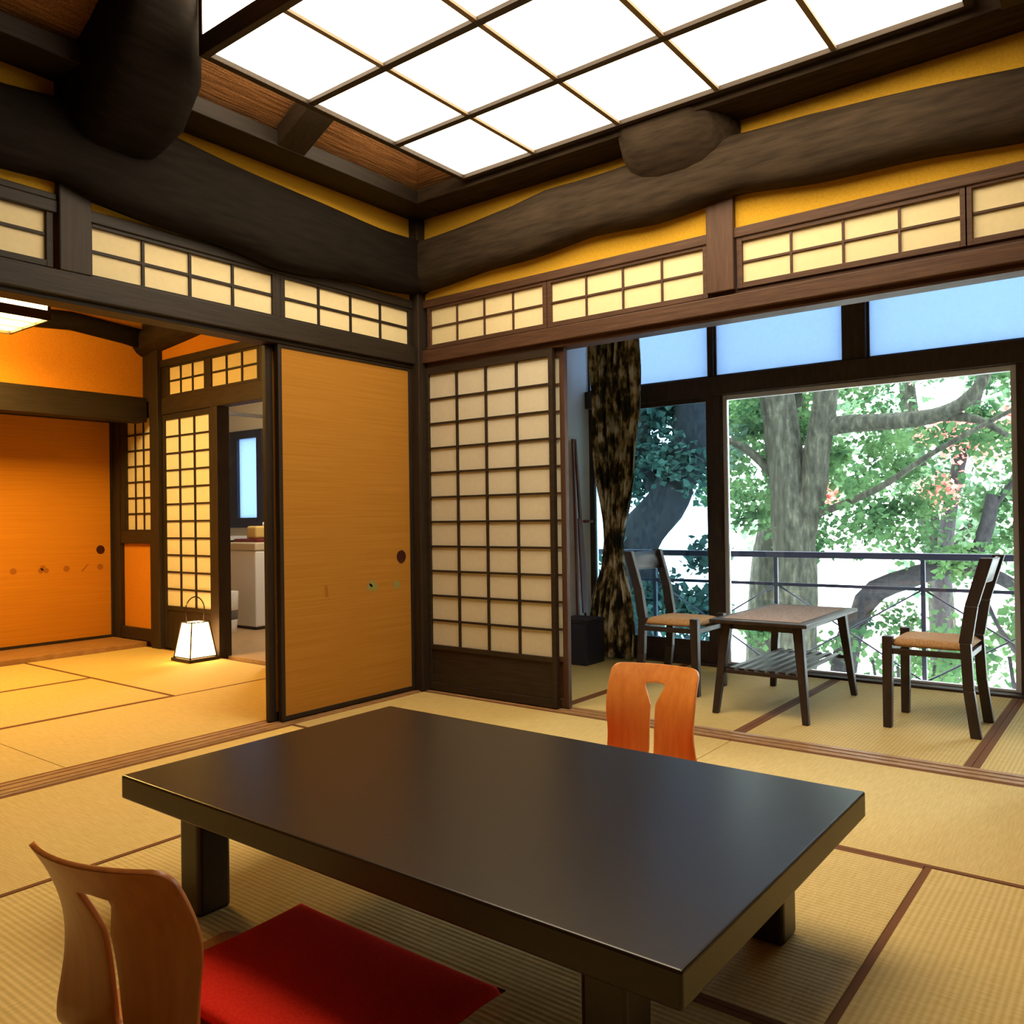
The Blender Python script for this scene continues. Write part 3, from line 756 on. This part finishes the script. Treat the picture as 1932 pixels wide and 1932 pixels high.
MB().tube(pts, 0.0042, 8).build('handle', M['dark_z'], t)

# ================================================================== VERANDA FURNITURE
def bar(b, p0, p1, w, d, w2=None, d2=None):
    w2 = w if w2 is None else w2; d2 = d if d2 is None else d2
    lo = [(p0[0]-w/2, p0[1]-d/2, p0[2]), (p0[0]+w/2, p0[1]-d/2, p0[2]), (p0[0]+w/2, p0[1]+d/2, p0[2]), (p0[0]-w/2, p0[1]+d/2, p0[2])]
    hi = [(p1[0]-w2/2, p1[1]-d2/2, p1[2]), (p1[0]+w2/2, p1[1]-d2/2, p1[2]), (p1[0]+w2/2, p1[1]+d2/2, p1[2]), (p1[0]-w2/2, p1[1]+d2/2, p1[2])]
    b.hexa(lo, hi); return b
def vchair(label, loc, rz):
    """faces local +y; origin floor centre"""
    t = thing('dining_chair', label, 'chair', loc, rz, 'veranda chairs')
    F = M['furn']
    for sx in (-1, 1):
        bar(MB(), (sx*0.17, 0.165, 0), (sx*0.17, 0.160, 0.41), 0.036, 0.036, 0.044, 0.044).build('front_leg', F, t, 0.004)
        b = MB()
        pts = [(-0.185, 0), (-0.160, 0.20), (-0.150, 0.40), (-0.175, 0.56), (-0.235, 0.765)]
        for (ya, za), (yb, zb) in zip(pts, pts[1:]):
            bar(b, (sx*0.17, ya, za), (sx*0.17, yb, zb), 0.034, 0.042 if za < 0.3 else 0.050)
        b.build('rear_leg', F, t, 0.003)
    s = MB(); n = 14; top, bot = [], []
    for i in range(n+1):
        r1, r2 = [], []
        for j in range(n+1):
            u, v = -1+2*i/n, -1+2*j/n
            e = max((1-abs(u)**6)*(1-abs(v)**6), 0)**0.5
            r1.append((u*0.172, v*0.165, 0.375+0.026*e)); r2.append((u*0.172, v*0.165, 0.375-0.018*e))
        top.append(r1); bot.append(r2)
    s.grid(top); s.grid(bot); bmesh.ops.remove_doubles(s.bm, verts=s.bm.verts[:], dist=1e-4)
    s.build('seat', M['rush'], t)
    b = MB()
    b.box((-0.156, 0.152, 0.33), (0.156, 0.172, 0.355)).box((-0.156, -0.165, 0.33), (0.156, -0.145, 0.355))
    b.box((-0.18, -0.15, 0.330), (-0.16, 0.15, 0.355)).box((0.16, -0.15, 0.330), (0.18, 0.15, 0.355))
    b.build('stretcher', F, t, 0.002)
    b = MB(); rows = []
    for k in range(9):
        x = -0.172+0.344*k/8; c = -0.022*(1-(x/0.172)**2)
        rows.append([(x, -0.205+c, 0.655), (x, -0.218+c, 0.70), (x, -0.235+c, 0.755)])
    b.grid(rows); o = b.build('top_rail', F, t); m_ = o.modifiers.new('s', 'SOLIDIFY'); m_.thickness = 0.016
    return t
vchair('dark wooden chair with a rush seat, right of the veranda table', (0.73, -2.505, 0), 0)
vchair('dark wooden chair with a rush seat, left of the veranda table before the glass door', (0.835, -1.20, 0), math.pi)

t = thing('veranda_table', 'dark splay legged table with a woven top between the two veranda chairs', 'table', (0.77, -1.815, 0))
F = M['furn']
b = MB(); b.box((-0.415, -0.235, 0.440), (0.415, 0.235, 0.458)); b.build('tabletop', F, t, 0.004)
MB().box((-0.36, -0.19, 0.4585), (0.36, 0.19, 0.461)).build('woven_panel', M['tabletop_rush'], t)
MB().box((-0.33, -0.165, 0.405), (0.33, -0.150, 0.440)).box((-0.33, 0.150, 0.405), (0.33, 0.165, 0.440)).box((-0.33, -0.15, 0.405), (-0.315, 0.15, 0.440)).box((0.315, -0.15, 0.405), (0.33, 0.15, 0.440)).build('apron', F, t)
for sx in (-1, 1):
    for sy in (-1, 1):
        bar(MB(), (sx*0.385, sy*0.218, 0), (sx*0.335, sy*0.172, 0.440), 0.030, 0.030, 0.046, 0.046).build('leg', F, t, 0.004)
b = MB()
for k in range(7):
    y = -0.15+0.3*k/6; b.box((-0.35, y-0.014, 0.21), (0.35, y+0.014, 0.222))
b.box((-0.365, -0.19, 0.195), (-0.345, 0.19, 0.212)).box((0.345, -0.19, 0.195), (0.365, 0.19, 0.212))
b.build('shelf', F, t, 0.001)

# curtain, gathered at the middle
b = MB(); rows = []
ctr = [(0.0, -0.39, 0.20), (0.2, -0.40, 0.19), (0.45, -0.42, 0.150), (0.62, -0.44, 0.095), (0.80, -0.435, 0.080), (0.95, -0.44, 0.100), (1.2, -0.455, 0.150), (1.6, -0.465, 0.195), (2.2, -0.465, 0.21)]
for i in range(61):
    z = 0.02 + 2.2*i/60
    c = interp([(a, q1) for a, q1, _ in ctr], z); w = interp([(a, q2) for a, _, q2 in ctr], z)
    row = []
    for j in range(73):
        u = -1+2*j/72
        amp = 0.026 if abs(z-0.8) > 0.15 else 0.016
        row.append((1.40 + amp*math.sin(u*21+0.4*math.sin(z*3)) + 0.012*math.sin(u*47+z), c+u*w + 0.01*math.sin(z*8+u*4), z))
    rows.append(row)
b.grid(rows)
o = b.build('curtain', M['curtain'], None); so = o.modifiers.new('s', 'SOLIDIFY'); so.thickness = 0.004
o['label'] = 'dark patterned curtain gathered by its waist at the left end of the veranda window'; o['category'] = 'curtain'
# rail
o = MB().tube([(1.40, -0.125, 2.235), (1.40, -3.0, 2.235)], 0.012, 8).build('curtain_rod', M['window_wood'], None)
o['label'] = 'curtain rod above the gathered dark curtain'; o['category'] = 'rod'

# storage box
t = thing('storage_box', 'dark navy box on the veranda mat left of the curtain', 'box', (1.215, -0.285, 0))
MB().box((-0.115, -0.11, 0.0), (0.115, 0.11, 0.27)).build('body', M['box'], t, 0.006)
MB().box((-0.12, -0.115, 0.27), (0.12, 0.115, 0.295)).build('lid', M['box'], t, 0.006)

# folded wooden stand leaning on the white wall
t = thing('folding_stand', 'reddish brown folded wooden stand leaning on the white wall behind the navy box', 'stand', (1.42, -0.150, 0))
b = MB(); bar(b, (-0.055, -0.02, 0.0), (-0.040, 0.015, 1.5), 0.020, 0.02, 0.018, 0.014); b.build('leg', M['redwood'], t, 0.003)
b = MB(); bar(b, (0.060, -0.03, 0.0), (-0.015, 0.015, 1.5), 0.040, 0.02, 0.020, 0.014); b.build('leg', M['redwood'], t, 0.003)
b = MB(); bar(b, (0.008, -0.030, 0.30), (-0.004, -0.008, 0.95), 0.050, 0.012, 0.050, 0.012); b.build('board', M['redwood'], t, 0.003)
MB().tube([(0.02, -0.025, 0.93), (0.10, -0.045, 0.93)], 0.010, 8).build('peg', M['redwood'], t)

# ================================================================== WASHROOM THINGS
t = thing('washing_machine', 'grey white washing machine seen through the washroom opening', 'washing machine', (1.24, 3.20, 0))
MB().box((-0.22, -0.20, 0.025), (0.22, 0.20, 0.70)).build('body', M['machine'], t, 0.012)
MB().box((-0.225, -0.205, 0.70), (0.225, 0.205, 0.775)).build('lid', M['lid'], t, 0.012)
MB().box((-0.20, -0.18, 0.0), (0.20, 0.18, 0.025)).build('plinth', M['box'], t)
g = MB(); disc(g, (0.08, -0.212, 0.735), 0.045, 0.008); g.build('dial', M['machine'], t)
t = MB().box((1.05, 3.02, 0.776), (1.44, 3.37, 0.806)).build('serving_tray', M['tray'], None, 0.008)
t['label'] = 'dark red tray lying on the washing machine'; t['category'] = 'tray'
t = thing('tissue_box', 'yellowish covered tissue box on the dark red tray', 'tissue box', (1.25, 3.16, 0.806))
MB().box((-0.16, -0.075, 0.0), (0.16, 0.075, 0.115)).build('cover', M['tissue'], t, 0.022, 4)
b = MB(); b.grid([[(-0.05+0.02*k, -0.02+0.006*math.sin(k*2), 0.114+0.03*j*(1+0.3*math.sin(k*1.7))) for k in range(6)] for j in range(2)]); o = b.build('tissue', M['machine'], t)
o.modifiers.new('s', 'SOLIDIFY').thickness = 0.002
t = thing('waste_bin', 'small white bin with a dark band on the washroom floor', 'bin', (0.76, 3.06, 0))
def cyl(r0, r1, z0_, z1_, m, nm):
    MB().tube([(0, 0, z0_), (0, 0, z1_)], [r0, r1], 24).build(nm, m, t, 0.003)
cyl(0.085, 0.095, 0.0, 0.12, M['machine'], 'base'); cyl(0.095, 0.098, 0.12, 0.20, M['grey'], 'band'); cyl(0.100, 0.105, 0.20, 0.36, M['machine'], 'body')
t = thing('wash_counter', 'narrow pale washroom counter beside the window', 'counter', (0, 0, 0))
MB().box((0.75, 3.9, 0.78), (1.56, 4.38, 0.82)).build('worktop', M['machine'], t, 0.004)
MB().box((0.80, 3.95, 0.0), (1.55, 4.38, 0.78)).build('cabinet', M['window_wood'], t)
t = thing('washroom_fill_lamp', 'unseen round white lamp added to brighten the washroom', 'ceiling light', (0.95, 2.3, 2.30))  # out of view, added only to lift the washroom's brightness
MB().tube([(0, 0, -0.06), (0, 0, -0.012)], [0.14, 0.16], 28).build('shade', M['fill_wash'], t)  # glowing body of the added, unseen washroom lamp
MB().tube([(0, 0, -0.012), (0, 0, 0)], [0.17, 0.17], 28).build('base', M['machine'], t)
# white water pipe
o = MB().tube([(1.30, 4.33, 0.82), (1.30, 4.33, 2.28)], 0.035, 12).build('water_pipe', M['machine'], None)
o['label'] = 'white vertical pipe in the washroom corner left of its window'; o['category'] = 'pipe'

# ================================================================== RAILING
t = thing('balcony_railing', 'dark iron railing with crossed braces outside the veranda windows', 'railing', (1.95, -1.6, -0.16))
I = M['iron']
zt, zm, zb_ = 0.86, 0.665, 0.115
MB().box((-0.022, -2.2, zt-0.022), (0.022, 1.7, zt+0.018)).build('handrail', I, t, 0.004)
MB().box((-0.008, -2.2, zm-0.010), (0.008, 1.7, zm+0.010)).build('middle_rail', I, t)
MB().box((-0.010, -2.2, zb_-0.012), (0.010, 1.7, zb_+0.012)).build('bottom_rail', I, t)
py = [1.15, 0.265, -0.615, -1.06-0.43]
for y in py: MB().box((-0.012, y-0.012, 0.0), (0.012, y+0.012, zt-0.022)).build('post', I, t)
for ya, yb in zip(py, py[1:]):
    b = MB(); b.tube([(0, ya, zm), (0, yb, zb_)], 0.006, 6).tube([(0.012, yb, zm), (0.012, ya, zb_)], 0.006, 6); b.build('cross_brace', I, t)
trim(MB().box((1.64, PB, -0.22), (2.02, 0.3, -0.16)), M['window_wood'], 'narrow ledge carrying the iron railing', 0)

# ================================================================== TREES
def leaves(mb_list, centres, count, size, rnd):
    V, Fc = [], []
    for _ in range(count):
        c, r = centres[rnd.randrange(len(centres))]
        d = Vector((rnd.gauss(0, 1), rnd.gauss(0, 1), rnd.gauss(0, 0.7)))
        if d.length > 0: d = d.normalized()*r*rnd.random()**0.5
        p = Vector(c)+d
        a = Vector((rnd.gauss(0, 1), rnd.gauss(0, 1), rnd.gauss(0, 0.5))).normalized()
        n = a.cross(Vector((rnd.gauss(0, 1), rnd.gauss(0, 1), rnd.gauss(0, 1)))).normalized()
        s = size*(0.6+0.8*rnd.random()); w = s*0.42
        i = len(V)
        mid = p+a*s*0.5 - Vector((0, 0, s*0.08))
        V += [p, mid+n*w, p+a*s, mid-n*w]; Fc.append((i, i+1, i+2)); Fc.append((i, i+2, i+3))
    return V, Fc
def foliage(name, centres, count, size, m, parent, seed):
    rnd = random.Random(seed)
    V, Fc = leaves(None, centres, count, size, rnd)
    me = bpy.data.meshes.new(name); me.from_pydata([tuple(v) for v in V], [], Fc); me.materials.append(m)
    o = bpy.data.objects.new(name, me); COL.objects.link(o); o.parent = parent
    return o
def limb(b, pts, r0, r1, n=12):
    k = len(pts); P = []
    R = []
    for i in range(k-1):
        for s in range(4):
            f = s/4; p0 = Vector(pts[max(i-1, 0)]); p1 = Vector(pts[i]); p2 = Vector(pts[i+1]); p3 = Vector(pts[min(i+2, k-1)])
            P.append(0.5*((2*p1)+(-p0+p2)*f+(2*p0-5*p1+4*p2-p3)*f*f+(-p0+3*p1-3*p2+p3)*f**3)); R.append(r0+(r1-r0)*(i+f)/(k-1))
    P.append(Vector(pts[-1])); R.append(r1)
    b.tube(P, R, n, wob=0.06)
def rel(p, o): return tuple(a-b_ for a, b_ in zip(p, o))
# main tree (x ~ 4)
O = (4.0, -0.75, -2.9)
t = thing('forked_tree', 'big forked tree with grey green bark outside the window behind the veranda table', 'tree', O)
b = MB()
limb(b, [rel(p, O) for p in [(4, -0.72, -2.9), (4, -0.72, -0.6), (4, -0.76, 0.2), (4, -0.74, 0.9), (4, -0.70, 1.4), (4, -0.62, 2.0), (4.0, -0.50, 3.4)]], 0.215, 0.14)
limb(b, [rel(p, O) for p in [(4, -0.80, 0.7), (4, -0.92, 1.15), (3.95, -1.0, 1.6), (3.9, -1.10, 2.1), (3.9, -1.2, 3.2)]], 0.13, 0.09)
limb(b, [rel(p, O) for p in [(3.95, -1.02, 1.70), (3.9, -1.35, 1.72), (3.8, -1.75, 1.70), (3.75, -2.1, 1.76), (3.7, -2.30, 1.95), (3.7, -2.42, 2.3)]], 0.085, 0.035)
limb(b, [rel(p, O) for p in [(3.8, -1.95, 1.72), (3.75, -2.25, 1.66), (3.7, -2.45, 1.52)]], 0.045, 0.02)
limb(b, [rel(p, O) for p in [(4.0, -0.95, 0.95), (3.8, -1.5, 1.15), (3.7, -2.0, 1.45), (3.6, -2.6, 1.75)]], 0.035, 0.015)
limb(b, [rel(p, O) for p in [(4.0, -0.60, 1.3), (3.9, -0.3, 1.6), (3.8, 0.2, 1.8)]], 0.05, 0.02)
b.build('trunk', M['bark'], t)
cl = []
rnd = random.Random(3)
for _ in range(80):
    y = rnd.uniform(-3.8, 0.2); z = rnd.uniform(0.7, 3.1)
    cl.append((rel((rnd.uniform(3.9, 5.4), y, z), O), rnd.uniform(0.16, 0.36)))
foliage('foliage', cl, 15000, 0.06, M['leaf'], t, 11)
# second trunk behind
O = (5.2, 0.05, -2.9)
t = thing('slender_tree', 'darker straight tree just left behind the forked tree', 'tree', O)
b = MB(); limb(b, [rel(p, O) for p in [(5.2, 0.02, -2.9), (5.2, -0.02, 0.0), (5.2, -0.16, 0.9), (5.2, -0.30, 1.8), (5.2, -0.4, 3.4)]], 0.20, 0.12)
b.build('trunk', M['bark'], t)
foliage('foliage', [(rel((rnd.uniform(4.6, 6), rnd.uniform(-1.2, 0.8), rnd.uniform(1.1, 3.2)), O), rnd.uniform(0.2, 0.4)) for _ in range(18)], 4500, 0.08, M['leaf'], t, 12)
# leaning dark tree behind tinted glass
O = (3.6, 0.6, -2.9)
t = thing('leaning_tree', 'dark leaning tree seen through the tinted glass door beside the curtain', 'tree', O)
b = MB(); limb(b, [rel(p, O) for p in [(3.5, 0.75, -2.9), (3.5, 0.62, 0.2), (3.5, 0.52, 0.75), (3.5, 0.20, 1.15), (3.5, 0.0, 1.6), (3.5, -0.15, 2.6)]], 0.24, 0.15)
limb(b, [rel(p, O) for p in [(3.5, 0.3, 1.1), (3.5, 0.45, 1.5), (3.5, 0.5, 2.4)]], 0.09, 0.05)
b.build('trunk', M['dark_bark'], t)
foliage('foliage', [(rel((rnd.uniform(3.2, 4.0), rnd.uniform(-0.25, 1.1), rnd.uniform(1.25, 2.5)), O), rnd.uniform(0.2, 0.32)) for _ in range(26)], 7000, 0.07, M['leaf_dark'], t, 13)
# right dark stem
O = (2.9, -2.66, -2.9)
t = thing('thin_tree', 'thin dark tree close to the right end of the railing', 'tree', O)
b = MB(); limb(b, [rel(p, O) for p in [(2.9, -2.60, -2.9), (2.9, -2.62, 0.0), (2.9, -2.66, 0.7), (2.9, -2.63, 1.4), (2.9, -2.60, 2.6)]], 0.05, 0.022, 8)
limb(b, [rel(p, O) for p in [(2.9, -2.60, 0.0), (2.9, -2.45, 0.25), (2.9, -2.35, 0.6)]], 0.02, 0.008, 8)
limb(b, [rel(p, O) for p in [(2.9, -2.63, 0.3), (2.9, -2.8, 0.6), (2.9, -2.95, 1.0)]], 0.02, 0.008, 8)
b.build('trunk', M['dark_bark'], t)
foliage('foliage', [(rel((rnd.uniform(2.7, 3.3), rnd.uniform(-3.2, -2.4), rnd.uniform(-0.4, 2.2)), O), 0.2) for _ in range(14)], 1100, 0.05, M['leaf'], t, 14)
# low branching tree behind railing
O = (4.6, -1.9, -2.9)
t = thing('low_tree', 'low dark branching tree behind the middle of the railing', 'tree', O)
b = MB(); limb(b, [rel(p, O) for p in [(4.6, -0.9, -2.9), (4.6, -0.95, -0.8), (4.6, -1.2, 0.15), (4.5, -1.7, 0.42), (4.5, -2.1, 0.60), (4.5, -2.25, 1.1)]], 0.14, 0.05)
limb(b, [rel(p, O) for p in [(4.5, -1.9, 0.5), (4.5, -2.3, 0.4), (4.4, -2.8, 0.05)]], 0.08, 0.03)
limb(b, [rel(p, O) for p in [(4.5, -2.18, 0.9), (4.5, -2.5, 1.3), (4.4, -3.0, 1.5)]], 0.03, 0.012)
b.build('trunk', M['dark_bark'], t)
foliage('foliage', [(rel((rnd.uniform(4.2, 5.2), rnd.uniform(-3.8, -0.2), rnd.uniform(-0.5, 1.1)), O), rnd.uniform(0.15, 0.3)) for _ in range(34)], 6500, 0.055, M['leaf'], t, 15)
# pale tree far behind
O = (9.5, -1.0, -2.9)
t = thing('broad_tree', 'pale green broad tree far behind all the others', 'tree', O)
b = MB(); limb(b, [rel(p, O) for p in [(9.5, -1.0, -2.9), (9.5, -0.9, 0), (9.5, -0.6, 2.0), (9.5, -0.4, 4.5)]], 0.2, 0.08); limb(b, [rel(p, O) for p in [(9.5, -0.9, 0.3), (9.5, -2.2, 1.6), (9.5, -3.6, 2.6)]], 0.09, 0.04, 8); b.build('trunk', M['bark'], t)
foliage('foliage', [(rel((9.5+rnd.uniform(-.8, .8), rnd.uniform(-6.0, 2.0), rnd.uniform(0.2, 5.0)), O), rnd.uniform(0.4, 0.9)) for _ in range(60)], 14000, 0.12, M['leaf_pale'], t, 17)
# red maple behind
O = (7.5, -1.4, -2.9)
t = thing('red_maple', 'reddish autumn tree showing between the green branches', 'tree', O)
b = MB(); limb(b, [rel(p, O) for p in [(7.5, -1.2, -2.9), (7.5, -1.3, 0), (7.5, -1.5, 1.5), (7.5, -1.9, 3.0)]], 0.12, 0.05); b.build('trunk', M['dark_bark'], t)
foliage('foliage', [(rel((7.5+rnd.uniform(-.5, .5), y, z), O), r) for y, z, r in [(-1.75, 1.75, 0.42), (-1.4, 1.95, 0.35), (-1.0, 2.9, 0.35), (-2.9, 2.1, 0.3), (-2.2, 2.0, 0.25), (-1.3, 1.2, 0.25), (-3.5, 3.4, 0.5), (0.4, 2.2, 0.3), (-2.3, 3.3, 0.5), (0.2, 1.2, 0.2), (-3.9, 1.2, 0.25)]], 4000, 0.08, M['leaf_red'], t, 16)
# shrubs below railing
for i, (x, y, z, n, lb) in enumerate([(3.4, 0.35, 0.35, 3200, 'dark shrub behind the railing, seen through the tinted glass door'), (3.6, -2.7, -0.1, 700, 'leafy shrub behind the railing right of the right chair'), (4.4, -1.55, -0.35, 500, 'leafy shrub low behind the veranda table')]):
    O = (x, y, -2.9)
    t = thing('shrub', lb, 'shrub', O, group='shrubs behind the railing')
    b = MB()
    for k in range(4):
        a = k*1.6; limb(b, [(0, 0, 0), (0.1*math.cos(a), 0.1*math.sin(a), 1.5), (0.25*math.cos(a), 0.25*math.sin(a), z+2.9)], 0.03, 0.012, 6)
    b.build('stem', M['dark_bark'], t)
    foliage('foliage', [((rnd.uniform(-.35, .35), rnd.uniform(-.55, .55), z+2.9+rnd.uniform(-.35, .3)), 0.22) for _ in range(12)], n, 0.075, M['leaf_dark'] if i == 0 else M['leaf'], t, 30+i)
